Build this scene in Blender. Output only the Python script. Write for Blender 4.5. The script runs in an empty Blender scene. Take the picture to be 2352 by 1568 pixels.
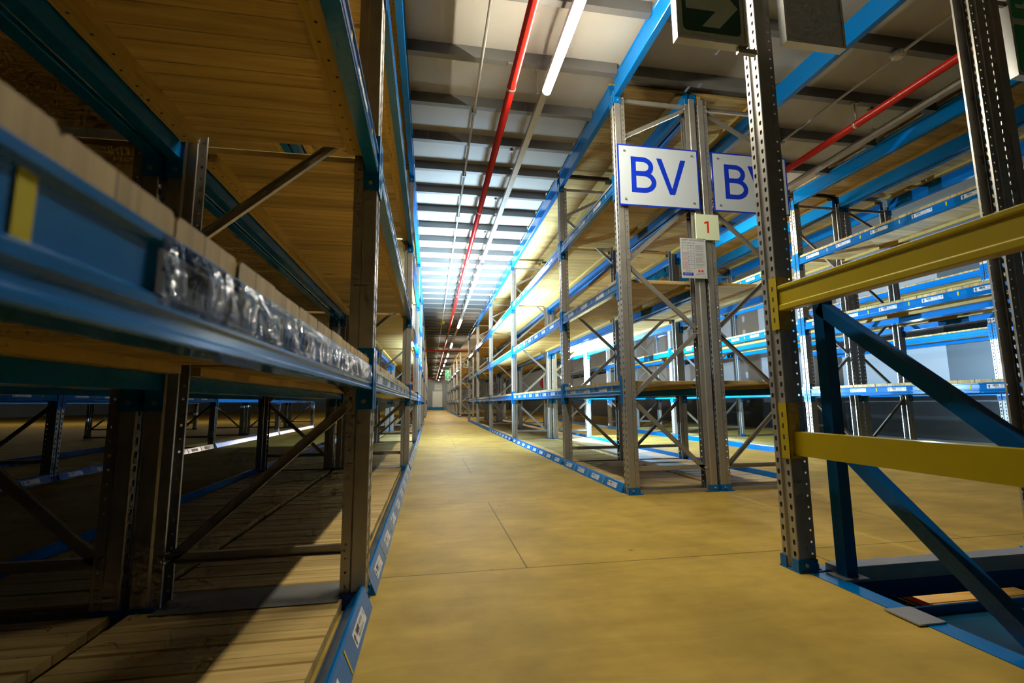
import bpy, math, random
from mathutils import Matrix, Vector
random.seed(7)
SC = bpy.context.scene
COL = SC.collection
PI = math.pi

# ---------------------------------------------------------------- render look
SC.view_settings.view_transform = 'Standard'
SC.view_settings.look = 'None'
SC.view_settings.gamma = 1.0
SC.view_settings.use_curve_mapping = False
SC.view_settings.exposure = 0.0
SC.cycles.max_bounces = 6
SC.cycles.use_adaptive_sampling = True
SC.cycles.adaptive_threshold = .05
SC.cycles.adaptive_min_samples = 12
SC.cycles.caustics_reflective = False
SC.cycles.caustics_refractive = False
SC.cycles.diffuse_bounces = 2
SC.cycles.glossy_bounces = 3
SC.cycles.transparent_max_bounces = 12
SC.cycles.use_denoising = True
SC.cycles.sample_clamp_indirect = 6.0

# ---------------------------------------------------------------- materials
def new_mat(name):
    m = bpy.data.materials.new(name); m.use_nodes = True
    nt = m.node_tree
    return m, nt, nt.nodes['Principled BSDF']

def simple(name, col, rough=0.5, metal=0.0, spec=0.5, noise=0.0, nscale=8.0, bump=0.0):
    m, nt, b = new_mat(name)
    b.inputs['Base Color'].default_value = (*col, 1)
    b.inputs['Roughness'].default_value = rough
    b.inputs['Metallic'].default_value = metal
    b.inputs['Specular IOR Level'].default_value = spec
    if noise or bump:
        tc = nt.nodes.new('ShaderNodeTexCoord')
        n = nt.nodes.new('ShaderNodeTexNoise'); n.inputs['Scale'].default_value = nscale; n.inputs['Detail'].default_value = 5
        nt.links.new(tc.outputs['Object'], n.inputs['Vector'])
        if noise:
            mr = nt.nodes.new('ShaderNodeMapRange')
            mr.inputs['To Min'].default_value = 1 - noise; mr.inputs['To Max'].default_value = 1 + noise
            nt.links.new(n.outputs['Fac'], mr.inputs['Value'])
            vm = nt.nodes.new('ShaderNodeVectorMath'); vm.operation = 'SCALE'
            vm.inputs[0].default_value = col
            nt.links.new(mr.outputs['Result'], vm.inputs['Scale'])
            nt.links.new(vm.outputs['Vector'], b.inputs['Base Color'])
            mr2 = nt.nodes.new('ShaderNodeMapRange')
            mr2.inputs['To Min'].default_value = max(0.02, rough - noise * .3); mr2.inputs['To Max'].default_value = rough + noise * .3
            nt.links.new(n.outputs['Fac'], mr2.inputs['Value'])
            nt.links.new(mr2.outputs['Result'], b.inputs['Roughness'])
        if bump:
            bp = nt.nodes.new('ShaderNodeBump'); bp.inputs['Strength'].default_value = bump; bp.inputs['Distance'].default_value = .01
            nt.links.new(n.outputs['Fac'], bp.inputs['Height'])
            nt.links.new(bp.outputs['Normal'], b.inputs['Normal'])
    return m

def emit(name, col, strength):
    m, nt, b = new_mat(name)
    b.inputs['Base Color'].default_value = (*col, 1)
    b.inputs['Emission Color'].default_value = (*col, 1)
    b.inputs['Emission Strength'].default_value = strength
    return m

def wood(name, c_lo, c_hi, pitch, along, rough=.55, knots=True, seam=0.0, gs=(1.6, 26.0), edge_dark=.35, strength=1.0):
    """planks of width pitch counted along axis `along` (0 = x, 1 = y) in object space; the grain runs across that axis"""
    m, nt, b = new_mat(name)
    N = nt.nodes.new; L = nt.links.new
    tc = N('ShaderNodeTexCoord'); sep = N('ShaderNodeSeparateXYZ'); L(tc.outputs['Object'], sep.inputs[0])
    oi = N('ShaderNodeObjectInfo')
    a = sep.outputs['Y' if along == 1 else 'X']; g = sep.outputs['X' if along == 1 else 'Y']
    def math_(op, x, y=None):
        n = N('ShaderNodeMath'); n.operation = op
        for i, v in enumerate((x, y)):
            if v is None: continue
            if isinstance(v, (int, float)): n.inputs[i].default_value = v
            else: L(v, n.inputs[i])
        return n.outputs[0]
    q = math_('DIVIDE', a, pitch); idx = math_('FLOOR', q); fr = math_('FRACT', q)
    wn = N('ShaderNodeTexWhiteNoise'); wn.noise_dimensions = '2D'
    cx = N('ShaderNodeCombineXYZ'); L(idx, cx.inputs[0]); L(math_('MULTIPLY', oi.outputs['Random'], 37.0), cx.inputs[1])
    L(cx.outputs[0], wn.inputs['Vector'])
    rnd = wn.outputs['Value']
    # grain
    cg = N('ShaderNodeCombineXYZ')
    L(math_('ADD', math_('MULTIPLY', g, gs[0]), math_('MULTIPLY', rnd, 50.0)), cg.inputs[0])
    L(math_('MULTIPLY', a, gs[1]), cg.inputs[1]); L(math_('MULTIPLY', rnd, 13.0), cg.inputs[2])
    n1 = N('ShaderNodeTexNoise'); n1.inputs['Scale'].default_value = 1.0; n1.inputs['Detail'].default_value = 6; n1.inputs['Roughness'].default_value = .62
    n1.inputs['Distortion'].default_value = .6
    L(cg.outputs[0], n1.inputs['Vector'])
    ramp = N('ShaderNodeMix'); ramp.data_type = 'RGBA'
    ramp.inputs[6].default_value = (*c_lo, 1); ramp.inputs[7].default_value = (*c_hi, 1)
    mr = N('ShaderNodeMapRange'); mr.inputs['From Min'].default_value = .3; mr.inputs['From Max'].default_value = .68
    L(n1.outputs['Fac'], mr.inputs['Value']); L(mr.outputs['Result'], ramp.inputs[0])
    # per-plank tone
    tone = math_('ADD', math_('MULTIPLY', rnd, .38 * strength), 1 - .19 * strength)
    col = N('ShaderNodeVectorMath'); col.operation = 'SCALE'; L(ramp.outputs[2], col.inputs[0])
    fac = tone
    if knots:
        ck = N('ShaderNodeCombineXYZ')
        L(math_('ADD', math_('MULTIPLY', g, 2.3), math_('MULTIPLY', rnd, 20.0)), ck.inputs[0]); L(math_('MULTIPLY', a, 5.5), ck.inputs[1])
        vo = N('ShaderNodeTexVoronoi'); vo.inputs['Scale'].default_value = 1.0; L(ck.outputs[0], vo.inputs['Vector'])
        k = N('ShaderNodeMapRange'); k.inputs['From Min'].default_value = .06; k.inputs['From Max'].default_value = .15
        k.inputs['To Min'].default_value = .42; k.inputs['To Max'].default_value = 1
        L(vo.outputs['Distance'], k.inputs['Value'])
        # only some cells carry a knot
        sepc = N('ShaderNodeSeparateXYZ'); L(vo.outputs['Color'], sepc.inputs[0])
        on = math_('LESS_THAN', sepc.outputs[0], .45)
        kk = N('ShaderNodeMix'); kk.data_type = 'FLOAT'; kk.inputs[2].default_value = 1.0
        L(on, kk.inputs[0]); L(k.outputs['Result'], kk.inputs[3])
        fac = math_('MULTIPLY', fac, kk.outputs[0])
    if seam:
        e1 = math_('LESS_THAN', fr, seam / pitch)
        s = N('ShaderNodeMix'); s.data_type = 'FLOAT'; s.inputs[2].default_value = 1.0; s.inputs[3].default_value = edge_dark
        L(e1, s.inputs[0]); fac = math_('MULTIPLY', fac, s.outputs[0])
    L(fac, col.inputs['Scale'])
    L(col.outputs[0], b.inputs['Base Color'])
    b.inputs['Roughness'].default_value = rough
    b.inputs['Specular IOR Level'].default_value = .2
    bp = N('ShaderNodeBump'); bp.inputs['Strength'].default_value = .15; bp.inputs['Distance'].default_value = .004
    L(n1.outputs['Fac'], bp.inputs['Height']); L(bp.outputs['Normal'], b.inputs['Normal'])
    return m

def plywood(name):
    """aisle floor: big plywood sheets with dark joints, faint grain across the aisle and worn patches"""
    m, nt, b = new_mat(name)
    N = nt.nodes.new; L = nt.links.new
    tc = N('ShaderNodeTexCoord')
    mp = N('ShaderNodeMapping'); mp.inputs['Scale'].default_value = (2.0, 9, 1); L(tc.outputs['Object'], mp.inputs['Vector'])
    n1 = N('ShaderNodeTexNoise'); n1.inputs['Scale'].default_value = 1; n1.inputs['Detail'].default_value = 7; n1.inputs['Roughness'].default_value = .6; n1.inputs['Distortion'].default_value = 1.2
    L(mp.outputs[0], n1.inputs['Vector'])
    n2 = N('ShaderNodeTexNoise'); n2.inputs['Scale'].default_value = 2.3; n2.inputs['Detail'].default_value = 7; n2.inputs['Roughness'].default_value = .6; L(tc.outputs['Object'], n2.inputs['Vector'])
    br = N('ShaderNodeTexBrick')
    br.inputs['Color1'].default_value = (1, 1, 1, 1); br.inputs['Color2'].default_value = (.93, .93, .93, 1); br.inputs['Mortar'].default_value = (.3, .3, .3, 1)
    br.inputs['Scale'].default_value = 1; br.inputs['Mortar Size'].default_value = .004; br.inputs['Mortar Smooth'].default_value = .2
    br.inputs['Brick Width'].default_value = 2.44; br.inputs['Row Height'].default_value = 1.48; br.offset = .42
    mpb = N('ShaderNodeMapping'); mpb.inputs['Location'].default_value = (-.45 + 2.44, -.76, 0); L(tc.outputs['Object'], mpb.inputs['Vector']); L(mpb.outputs[0], br.inputs['Vector'])
    c = N('ShaderNodeMix'); c.data_type = 'RGBA'; c.inputs[6].default_value = (.37, .24, .045, 1); c.inputs[7].default_value = (.55, .375, .08, 1)
    mr = N('ShaderNodeMapRange'); mr.inputs['From Min'].default_value = .1; mr.inputs['From Max'].default_value = .9; L(n1.outputs['Fac'], mr.inputs['Value']); L(mr.outputs[0], c.inputs[0])
    st = N('ShaderNodeMapRange'); st.inputs['From Min'].default_value = .35; st.inputs['From Max'].default_value = .65; st.inputs['To Min'].default_value = .74; st.inputs['To Max'].default_value = 1.06
    L(n2.outputs['Fac'], st.inputs['Value'])
    v1 = N('ShaderNodeVectorMath'); v1.operation = 'SCALE'; L(c.outputs[2], v1.inputs[0]); L(st.outputs[0], v1.inputs['Scale'])
    v2 = N('ShaderNodeVectorMath'); v2.operation = 'MULTIPLY'; L(v1.outputs[0], v2.inputs[0]); L(br.outputs['Color'], v2.inputs[1])
    # small dark nail heads and scuffs
    vo = N('ShaderNodeTexVoronoi'); vo.inputs['Scale'].default_value = 2.6; L(tc.outputs['Object'], vo.inputs['Vector'])
    kn = N('ShaderNodeMapRange'); kn.inputs['From Min'].default_value = .02; kn.inputs['From Max'].default_value = .05; kn.inputs['To Min'].default_value = .45; kn.inputs['To Max'].default_value = 1
    L(vo.outputs['Distance'], kn.inputs['Value'])
    v3 = N('ShaderNodeVectorMath'); v3.operation = 'SCALE'; L(v2.outputs[0], v3.inputs[0]); L(kn.outputs[0], v3.inputs['Scale'])
    L(v3.outputs[0], b.inputs['Base Color'])
    b.inputs['Roughness'].default_value = .55
    b.inputs['Specular IOR Level'].default_value = .07
    return m

M = {}
M['blue'] = simple('blue_paint', (.0004, .14, .44), .17, 0, .32, .12, 5)
M['blue_dark'] = simple('deep_blue_paint', (.001, .085, .28), .3, 0, .3, .1, 5)
M['teal'] = simple('teal_blue_paint', (.004, .10, .21), .35, 0, .5, .1, 5)
M['galv'] = simple('galvanised_steel', (.42, .40, .36), .38, .6, .5, .18, 14)
M['galv_dull'] = simple('dull_galvanised_steel', (.20, .195, .185), .5, .45, .4, .15, 6)
M['yellow'] = simple('yellow_paint', (.44, .335, .002), .33, 0, .5, .06, 6)
M['pine'] = wood('pine_planks', (.36, .235, .07), (.63, .45, .18), .145, 1, seam=.003)
M['batten'] = wood('pine_batten', (.38, .24, .055), (.60, .42, .125), .2, 0, knots=False, gs=(1.5, 30))
M['ply'] = plywood('plywood_sheets')
M['ceil'] = simple('white_ceiling_board', (.46, .435, .375), .45, 0, .35, .05, 3)
M['white'] = simple('white_plastic', (.56, .585, .60), .35)
M['board'] = simple('white_sign_board', (.50, .56, .62), .35)
M['label'] = simple('white_label', (.72, .74, .78), .3)
M['ink'] = simple('black_ink', (.012, .012, .014), .5)
M['signblue'] = simple('sign_blue_ink', (.002, .03, .52), .4)
M['redink'] = simple('red_ink', (.70, .035, .01), .4)
M['pinkink'] = simple('pink_ink', (.62, .30, .28), .5)
M['greyink'] = simple('grey_ink', (.33, .33, .36), .5)
M['red'] = simple('red_pipe_paint', (.50, .012, .008), .3, 0, .5)
M['cream'] = simple('photoluminescent_cream', (.72, .82, .58), .4)
M['green'] = simple('sign_green_ink', (.002, .085, .035), .4)
M['alu'] = simple('aluminium_trim', (.62, .62, .60), .3, .8)
M['tick'] = simple('yellow_sticker', (.56, .46, .002), .6, 0, .15)
M['slot'] = simple('dark_slot', (.008, .008, .01), .8)
M['wallgrey'] = simple('grey_cladding', (.22, .24, .26), .45, .2, .5, .1, 1.2)
M['litwall'] = simple('lit_wall_tone', (.34, .36, .38), .4, 0, .5, .03, 1)
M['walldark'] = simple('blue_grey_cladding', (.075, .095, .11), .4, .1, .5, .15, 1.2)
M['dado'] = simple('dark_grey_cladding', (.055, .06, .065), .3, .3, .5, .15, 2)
M['black'] = simple('black_rubber', (.012, .012, .013), .6)
M['curtain'] = simple('pale_strip_door', (.66, .68, .66), .35)
M['lamp'] = emit('lit_diffuser', (1.0, .93, .74), 228)
M['detector'] = simple('detector_plastic', (.62, .60, .55), .4)
M['exitlit'] = simple('exit_green', (.01, .42, .16), .4)

def film():
    m = bpy.data.materials.new('clear_film'); m.use_nodes = True
    nt = m.node_tree; nt.nodes.clear(); N = nt.nodes.new; L = nt.links.new
    out = N('ShaderNodeOutputMaterial'); mix = N('ShaderNodeMixShader'); tr = N('ShaderNodeBsdfTransparent'); gl = N('ShaderNodeBsdfGlossy')
    tr.inputs[0].default_value = (.93, .95, .97, 1)
    gl.inputs['Roughness'].default_value = .08
    fr = N('ShaderNodeFresnel'); fr.inputs[0].default_value = 1.34
    tc = N('ShaderNodeTexCoord'); n = N('ShaderNodeTexNoise'); n.inputs['Scale'].default_value = 26; n.inputs['Detail'].default_value = 3; n.inputs['Distortion'].default_value = 1.5
    bp = N('ShaderNodeBump'); bp.inputs['Strength'].default_value = .38; bp.inputs['Distance'].default_value = .01
    L(tc.outputs['Object'], n.inputs['Vector']); L(n.outputs['Fac'], bp.inputs['Height'])
    L(bp.outputs[0], gl.inputs['Normal']); L(bp.outputs[0], fr.inputs['Normal'])
    L(fr.outputs[0], mix.inputs[0]); L(tr.outputs[0], mix.inputs[1]); L(gl.outputs[0], mix.inputs[2]); L(mix.outputs[0], out.inputs[0])
    return m
M['film'] = film()

# ---------------------------------------------------------------- mesh builder
class MB:
    def __init__(s): s.v = []; s.f = []; s.mi = []; s.mats = []; s.sm = []
    def mat(s, k):
        if k not in s.mats: s.mats.append(k)
        return s.mats.index(k)
    def face(s, pts, k, smooth=False):
        i = len(s.v); s.v += [tuple(p) for p in pts]; s.f.append(tuple(range(i, i + len(pts)))); s.mi.append(s.mat(k)); s.sm.append(smooth)
    def box(s, x0, x1, y0, y1, z0, z1, k):
        i = len(s.v)
        s.v += [(x, y, z) for z in (z0, z1) for y in (y0, y1) for x in (x0, x1)]
        for f in ((0, 2, 3, 1), (4, 5, 7, 6), (0, 1, 5, 4), (2, 6, 7, 3), (0, 4, 6, 2), (1, 3, 7, 5)):
            s.f.append(tuple(i + j for j in f)); s.mi.append(s.mat(k)); s.sm.append(False)
    def extrude(s, poly, a, b, axes, k, closed=True, caps=True, smooth=False):
        """poly of 2D points on axes (e.g. 'xz'), extruded along the remaining axis from a to b"""
        ax = ['xyz'.index(c) for c in axes]; o = ({0, 1, 2} - set(ax)).pop()
        def P(p, t):
            r = [0, 0, 0]; r[ax[0]] = p[0]; r[ax[1]] = p[1]; r[o] = t; return tuple(r)
        n = len(poly); i = len(s.v)
        s.v += [P(p, a) for p in poly] + [P(p, b) for p in poly]
        for j in range(n if closed else n - 1):
            j2 = (j + 1) % n
            s.f.append((i + j, i + j2, i + n + j2, i + n + j)); s.mi.append(s.mat(k)); s.sm.append(smooth)
        if closed and caps:
            s.f.append(tuple(i + j for j in reversed(range(n)))); s.mi.append(s.mat(k)); s.sm.append(False)
            s.f.append(tuple(i + n + j for j in range(n))); s.mi.append(s.mat(k)); s.sm.append(False)
    def tube(s, p, q, r, k, n=12, r2=None, caps=True):
        p, q = Vector(p), Vector(q); d = (q - p).normalized()
        u = d.orthogonal().normalized(); w = d.cross(u); r2 = r if r2 is None else r2
        i = len(s.v)
        for c, rr in ((p, r), (q, r2)):
            for j in range(n):
                t = 2 * PI * j / n; s.v.append(tuple(c + (u * math.cos(t) + w * math.sin(t)) * rr))
        for j in range(n):
            j2 = (j + 1) % n; s.f.append((i + j, i + j2, i + n + j2, i + n + j)); s.mi.append(s.mat(k)); s.sm.append(True)
        if caps:
            s.f.append(tuple(i + j for j in reversed(range(n)))); s.mi.append(s.mat(k)); s.sm.append(False)
            s.f.append(tuple(i + n + j for j in range(n))); s.mi.append(s.mat(k)); s.sm.append(False)
    def bar(s, p, q, prof, k, up=(0, 1, 0)):
        """closed 2D profile swept from p to q; profile x along `up`, y along the cross direction"""
        p, q = Vector(p), Vector(q); d = (q - p).normalized(); u = Vector(up); u = (u - d * u.dot(d)).normalized(); w = d.cross(u)
        n = len(prof); i = len(s.v)
        for c in (p, q):
            for a, b in prof: s.v.append(tuple(c + u * a + w * b))
        for j in range(n):
            j2 = (j + 1) % n; s.f.append((i + j, i + j2, i + n + j2, i + n + j)); s.mi.append(s.mat(k)); s.sm.append(False)
        s.f.append(tuple(i + j for j in reversed(range(n)))); s.mi.append(s.mat(k)); s.sm.append(False)
        s.f.append(tuple(i + n + j for j in range(n))); s.mi.append(s.mat(k)); s.sm.append(False)
    def merge(s, o, mtx=None):
        i = len(s.v)
        s.v += [tuple(mtx @ Vector(p)) if mtx else p for p in o.v]
        for f, m, g in zip(o.f, o.mi, o.sm):
            s.f.append(tuple(i + j for j in f)); s.mi.append(s.mat(o.mats[m])); s.sm.append(g)
    def mesh(s, name):
        me = bpy.data.meshes.new(name); me.from_pydata(s.v, [], s.f)
        for k in s.mats: me.materials.append(M[k])
        me.polygons.foreach_set('material_index', s.mi); me.polygons.foreach_set('use_smooth', s.sm)
        me.update(); return me

def link(name, me, parent=None, loc=(0, 0, 0), rz=0.0):
    o = bpy.data.objects.new(name, me); COL.objects.link(o)
    if parent: o.parent = parent
    o.location = loc
    if rz: o.rotation_euler = (0, 0, rz)
    return o
def tag(o, label, cat, group=None, kind=None):
    o['label'] = label; o['category'] = cat
    if group: o['group'] = group
    o['kind'] = kind or 'thing'
    return o
def thing(name, label, cat, loc=(0, 0, 0), rz=0.0, group=None):
    return tag(link(name, None, None, loc, rz), label, cat, group)
def struct(name, mb):
    o = link(name, mb.mesh(name)); o['kind'] = 'structure'; return o

TXT = {}
def text_mb(body, size, k, spacing=1.0):
    """filled letter shapes of a string as flat faces in the x-y plane, centred"""
    key = (body, size, spacing)
    if key not in TXT:
        cu = bpy.data.curves.new('t', 'FONT'); cu.body = body; cu.size = size; cu.align_x = 'CENTER'; cu.align_y = 'CENTER'; cu.resolution_u = 3; cu.space_character = spacing
        ob = bpy.data.objects.new('t', cu); COL.objects.link(ob)
        dg = bpy.context.evaluated_depsgraph_get(); me = bpy.data.meshes.new_from_object(ob.evaluated_get(dg))
        TXT[key] = ([tuple(v.co) for v in me.vertices], [tuple(p.vertices) for p in me.polygons])
        bpy.data.objects.remove(ob); bpy.data.curves.remove(cu); bpy.data.meshes.remove(me)
    mb = MB(); v, f = TXT[key]
    mb.v = list(v); mb.f = list(f); mb.mi = [mb.mat(k)] * len(f); mb.sm = [False] * len(f)
    return mb

# ---------------------------------------------------------------- rack pieces
D = .79          # frame depth, web to web
HGT = 3.55       # upright height
HW = .05         # half width of an upright
def upright_mesh(h=HGT, name='upright'):
    mb = MB(); n = int(h / .05); K = 'galv'
    def strip(a, b):            # plain strip between two (u, v) points
        mb.face([(a[0], a[1], 0), (b[0], b[1], 0), (b[0], b[1], h), (a[0], a[1], h)], K)
    def cell(a, b, hw, hh, shape):
        """strips with a row of holes at 50 mm pitch"""
        a, b = Vector((a[0], a[1], 0)), Vector((b[0], b[1], 0)); d = (b - a); w = d.length; d.normalize()
        c = (a + b) / 2
        for i in range(n):
            z0 = i * .05; zc = z0 + .025
            out = [(-w/2, z0), (0, z0), (w/2, z0), (w/2, zc), (w/2, z0 + .05), (0, z0 + .05), (-w/2, z0 + .05), (-w/2, zc)]
            if shape == 'slot':
                inn = [(-hw * .72, zc - hh), (0, zc - hh), (hw * .72, zc - hh), (hw, zc), (hw, zc + hh), (0, zc + hh), (-hw, zc + hh), (-hw, zc)]
            else:
                inn = [(hw * math.cos(t), zc + hw * math.sin(t)) for t in [PI * (1.25 + .25 * j) for j in range(8)]]
            i0 = len(mb.v)
            for x, z in out + inn:
                p = c + d * x; mb.v.append((p.x, p.y, z))
            for j in range(8):
                j2 = (j + 1) % 8
                mb.f.append((i0 + j, i0 + j2, i0 + 8 + j2, i0 + 8 + j)); mb.mi.append(mb.mat(K)); mb.sm.append(False)
    for s in (-1, 1):
        strip((.095, .033 * s), (.095, .043 * s))
        cell((.095, .043 * s), (.060, .043 * s), .005, .005, 'round')
        strip((.060, .043 * s), (.053, .05 * s)); strip((.053, .05 * s), (.003, .05 * s)); strip((.003, .05 * s), (0, .047 * s))
        cell((0, .047 * s), (0, .015 * s), .0075, .011, 'slot')
        strip((0, .015 * s), (.009, .010 * s))
    strip((.009, .010), (.009, -.010))
    return mb.mesh(name)
ME_UP = upright_mesh()

def c_profile(w=.036, d=.020, t=.003):
    return [(-w/2, 0), (w/2, 0), (w/2, d), (w/2 - t, d), (w/2 - t, t), (-w/2 + t, t), (-w/2 + t, d), (-w/2, d)]
def brace_mesh(p, q, bolt=True):
    mb = MB()
    # channel lying in the u-z plane, open side towards +v
    d = (Vector(q) - Vector(p)).normalized()
    prof = [(b - .010, a) for a, b in c_profile()]
    mb.bar(p, q, prof, 'galv', up=(0, 1, 0))
    if bolt:
        for c in (Vector(p) + d * .02, Vector(q) - d * .02):
            for s in (-1, 1):
                mb.tube((c.x, s * .010, c.z), (c.x, s * .050, c.z), .006, 'galv', 6)
    return mb.mesh('diagonal_brace')
ZZ = [.18, .76, 1.35, 1.94, 2.52, 3.10, 3.46]
UF, UR = .08, D - .08
ME_DIAG = []
for i in range(6):
    a = UR if i % 2 == 0 else UF; b = UF if i % 2 == 0 else UR
    ME_DIAG.append(brace_mesh((a, 0, ZZ[i] + (.03 if i else 0)), (b, 0, ZZ[i + 1] - .0)))
ME_HB = brace_mesh((.065, 0, .20), (D - .065, 0, .20)); ME_HT = brace_mesh((.065, 0, 3.49), (D - .065, 0, 3.49))
ME_HB.name = 'horizontal_brace'
_m = MB(); _m.box(.10, D - .10, -.045, .045, .0, .006, 'galv'); _m.box(.10, D - .10, -.045, -.041, .006, .03, 'galv'); _m.box(.10, D - .10, .041, .045, .006, .03, 'galv'); ME_CH = _m.mesh('floor_channel')
_m = MB(); _m.box(.09, D - .09, -.10, .10, .0435, .046, 'galv_dull'); ME_PL = _m.mesh('floor_plate')
_m = MB()
_m.box(-.008, .115, -.062, .062, 0, .006, 'blue'); 
for s in (-1, 1):
    _m.box(-.006, .09, s * .054 - .002, s * .054 + .002, .006, .055, 'blue')
    _m.tube((.03, s * .056, .032), (.03, s * .064, .032), .008, 'galv', 8)
_m.box(-.007, -.003, -.056, -.018, .006, .055, 'blue'); _m.box(-.007, -.003, .018, .056, .006, .055, 'blue')
ME_FOOT = _m.mesh('foot_plate')

NF = {}
def frame(x, sgn, y, label, group, full=True):
    """rack end frame: front upright web at x, depth towards +x (sgn 1) or -x (sgn -1)"""
    t = thing('rack_upright', label, 'rack upright', (x, y, 0), 0 if sgn > 0 else PI, group)
    link('post', ME_UP, t); link('post', ME_UP, t, (D, 0, 0), PI)
    for m in ME_DIAG: link('diagonal_brace', m, t)
    link('horizontal_brace', ME_HB, t); link('horizontal_brace', ME_HT, t)
    if full:
        link('foot_plate', ME_FOOT, t); link('foot_plate', ME_FOOT, t, (D, 0, 0), PI)
        link('floor_plate', ME_PL, t) if sgn < 0 and x == XLA else link('floor_channel', ME_CH, t)
    return t

# beams: local x = inwards from the face, local y = along the bay, local z up from the beam's underside
BH = .095
PROF = [(0, 0), (.045, 0), (.045, BH - .018), (.045, BH), (.002, BH), (-.003, BH - .004), (-.003, BH - .012), (.003, BH - .017), (.003, .040), (-.003, .035), (-.003, .026), (.001, .022), (.001, .012), (-.003, .008), (-.003, .002)]
PROF_TOP = [(0, 0), (.05, 0), (.05, .19), (0, .19), (-.003, .186), (-.003, .172), (.003, .166), (.003, .03), (-.003, .024), (-.003, .004)]
PROF_KICK = [(0, .0), (.100, .0), (.100, .004), (.044, .077), (.036, .079), (.031, .072)]
PROF_YEL = [(0, 0), (.045, 0), (.045, .12), (0, .12), (-.003, .116), (-.003, .104), (.003, .098), (.003, .030), (-.003, .024), (-.003, .004)]
BM = {}
def beam_mesh(prof, L, k):
    key = (id(prof), round(L, 3), k)
    if key not in BM:
        mb = MB(); mb.extrude(prof, .057, L - .057, 'xz', k); BM[key] = mb.mesh('shelf_crossbeam')
    return BM[key]
CM = {}
def connector_mesh(end, L, k, h0=-.075, h1=.165, slots=True, bolts=True):
    key = (end, round(L, 3), k, h0, h1)
    if key in CM: return CM[key]
    mb = MB(); s = 1 if end == 0 else -1; o = 0 if end == 0 else L
    def yb(a, b): return (min(o + s * a, o + s * b), max(o + s * a, o + s * b))
    y0, y1 = yb(.053, .057); mb.box(-.006, .056, y0, y1, h0, h1, k)
    y0, y1 = yb(.008, .057); mb.box(-.0065, -.003, y0, y1, h0, h1, k)
    y0, y1 = yb(.057, .057)
    nslot = 4
    for i in range(nslot):
        z = h0 + .035 + i * .05
        ya, yc = yb(.024, .034)
        mb.face([(-.0069, ya, z), (-.0069, yc, z), (-.0069, yc, z + .022), (-.0069, ya, z + .022)], 'slot')  # flat dark patch: shade of the slot hole painted on, no opening cut
    for z in (h0 + .03, h1 - .03):
        yy = o + s * .0595
        mb.tube((.028, o + s * .052, z), (.028, o + s * .060, z), .009, 'galv', 8)
    CM[key] = mb.mesh('beam_connector'); return CM[key]

def arrow_poly(x, y, s, k, mb, z, up=True):
    p = [(0, .5), (.38, .05), (.15, .05), (.15, -.5), (-.15, -.5), (-.15, .05), (-.38, .05)]
    if not up: p = [(a, -b) for a, b in reversed(p)]
    mb.face([(x + a * s, y + b * s, z) for a, b in p], k)
def label_mb(code, sub, seed):
    """white location label .21 x .044: arrow, bar code blocks, two lines of characters; x-y plane facing +z"""
    rnd = random.Random(seed); mb = MB(); w, h = .105, .022
    mb.box(-w, w, -h, h, -.0006, .0, 'label')
    arrow_poly(-w + .018, 0, .034, 'ink', mb, .0004, up=True)
    x = -w + .045
    for i in range(13):
        b = rnd.choice((.0012, .002, .003)); mb.face([(x, -.002, .0004), (x + b, -.002, .0004), (x + b, .016, .0004), (x, .016, .0004)], 'ink'); x += b + rnd.choice((.0012, .002))
    mb.merge(text_mb(code, .0145, 'ink'), Matrix.Translation((.030, .009, .0005)))
    mb.merge(text_mb(sub, .0165, 'ink'), Matrix.Translation((.008, -.0115, .0005)))
    mb.face([(w - .022, .0, .0004), (w - .010, .0, .0004), (w - .010, .015, .0004), (w - .022, .015, .0004)], 'greyink')
    return mb
LM = {}
def label_mesh(i, kind):
    """kind: 'v' on an upright face (normal -x), 'k' on the sloping face of a floor-level beam"""
    key = (i % 4, kind)
    if key not in LM:
        j = i % 4
        mb0 = label_mb('BA010%d' % (j + 20), 'BA-01-02-A-0%d' % (j + 1), j)
        # read from outside: text x runs along -y (face normal -x, up z)
        R = Matrix(((0, 0, -1, 0), (-1, 0, 0, 0), (0, 1, 0, 0), (0, 0, 0, 1)))
        if kind == 'k': R = Matrix.Rotation(math.atan2(.031, .072), 4, 'Y') @ R
        mb = MB(); mb.merge(mb0, R); LM[key] = mb.mesh('shelf_label')
    return LM[key]
_m = MB(); _m.box(-.0006, 0, -.007, .007, -.024, .024, 'tick'); ME_TICK = _m.mesh('yellow_tick')
_m = MB(); _o = MB(); _o.box(-.0006, 0, -.005, .005, -.033, .033, 'tick'); _m.merge(_o, Matrix.Rotation(math.atan2(.031, .072), 4, 'Y')); ME_TICKK = _m.mesh('yellow_tick')

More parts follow.
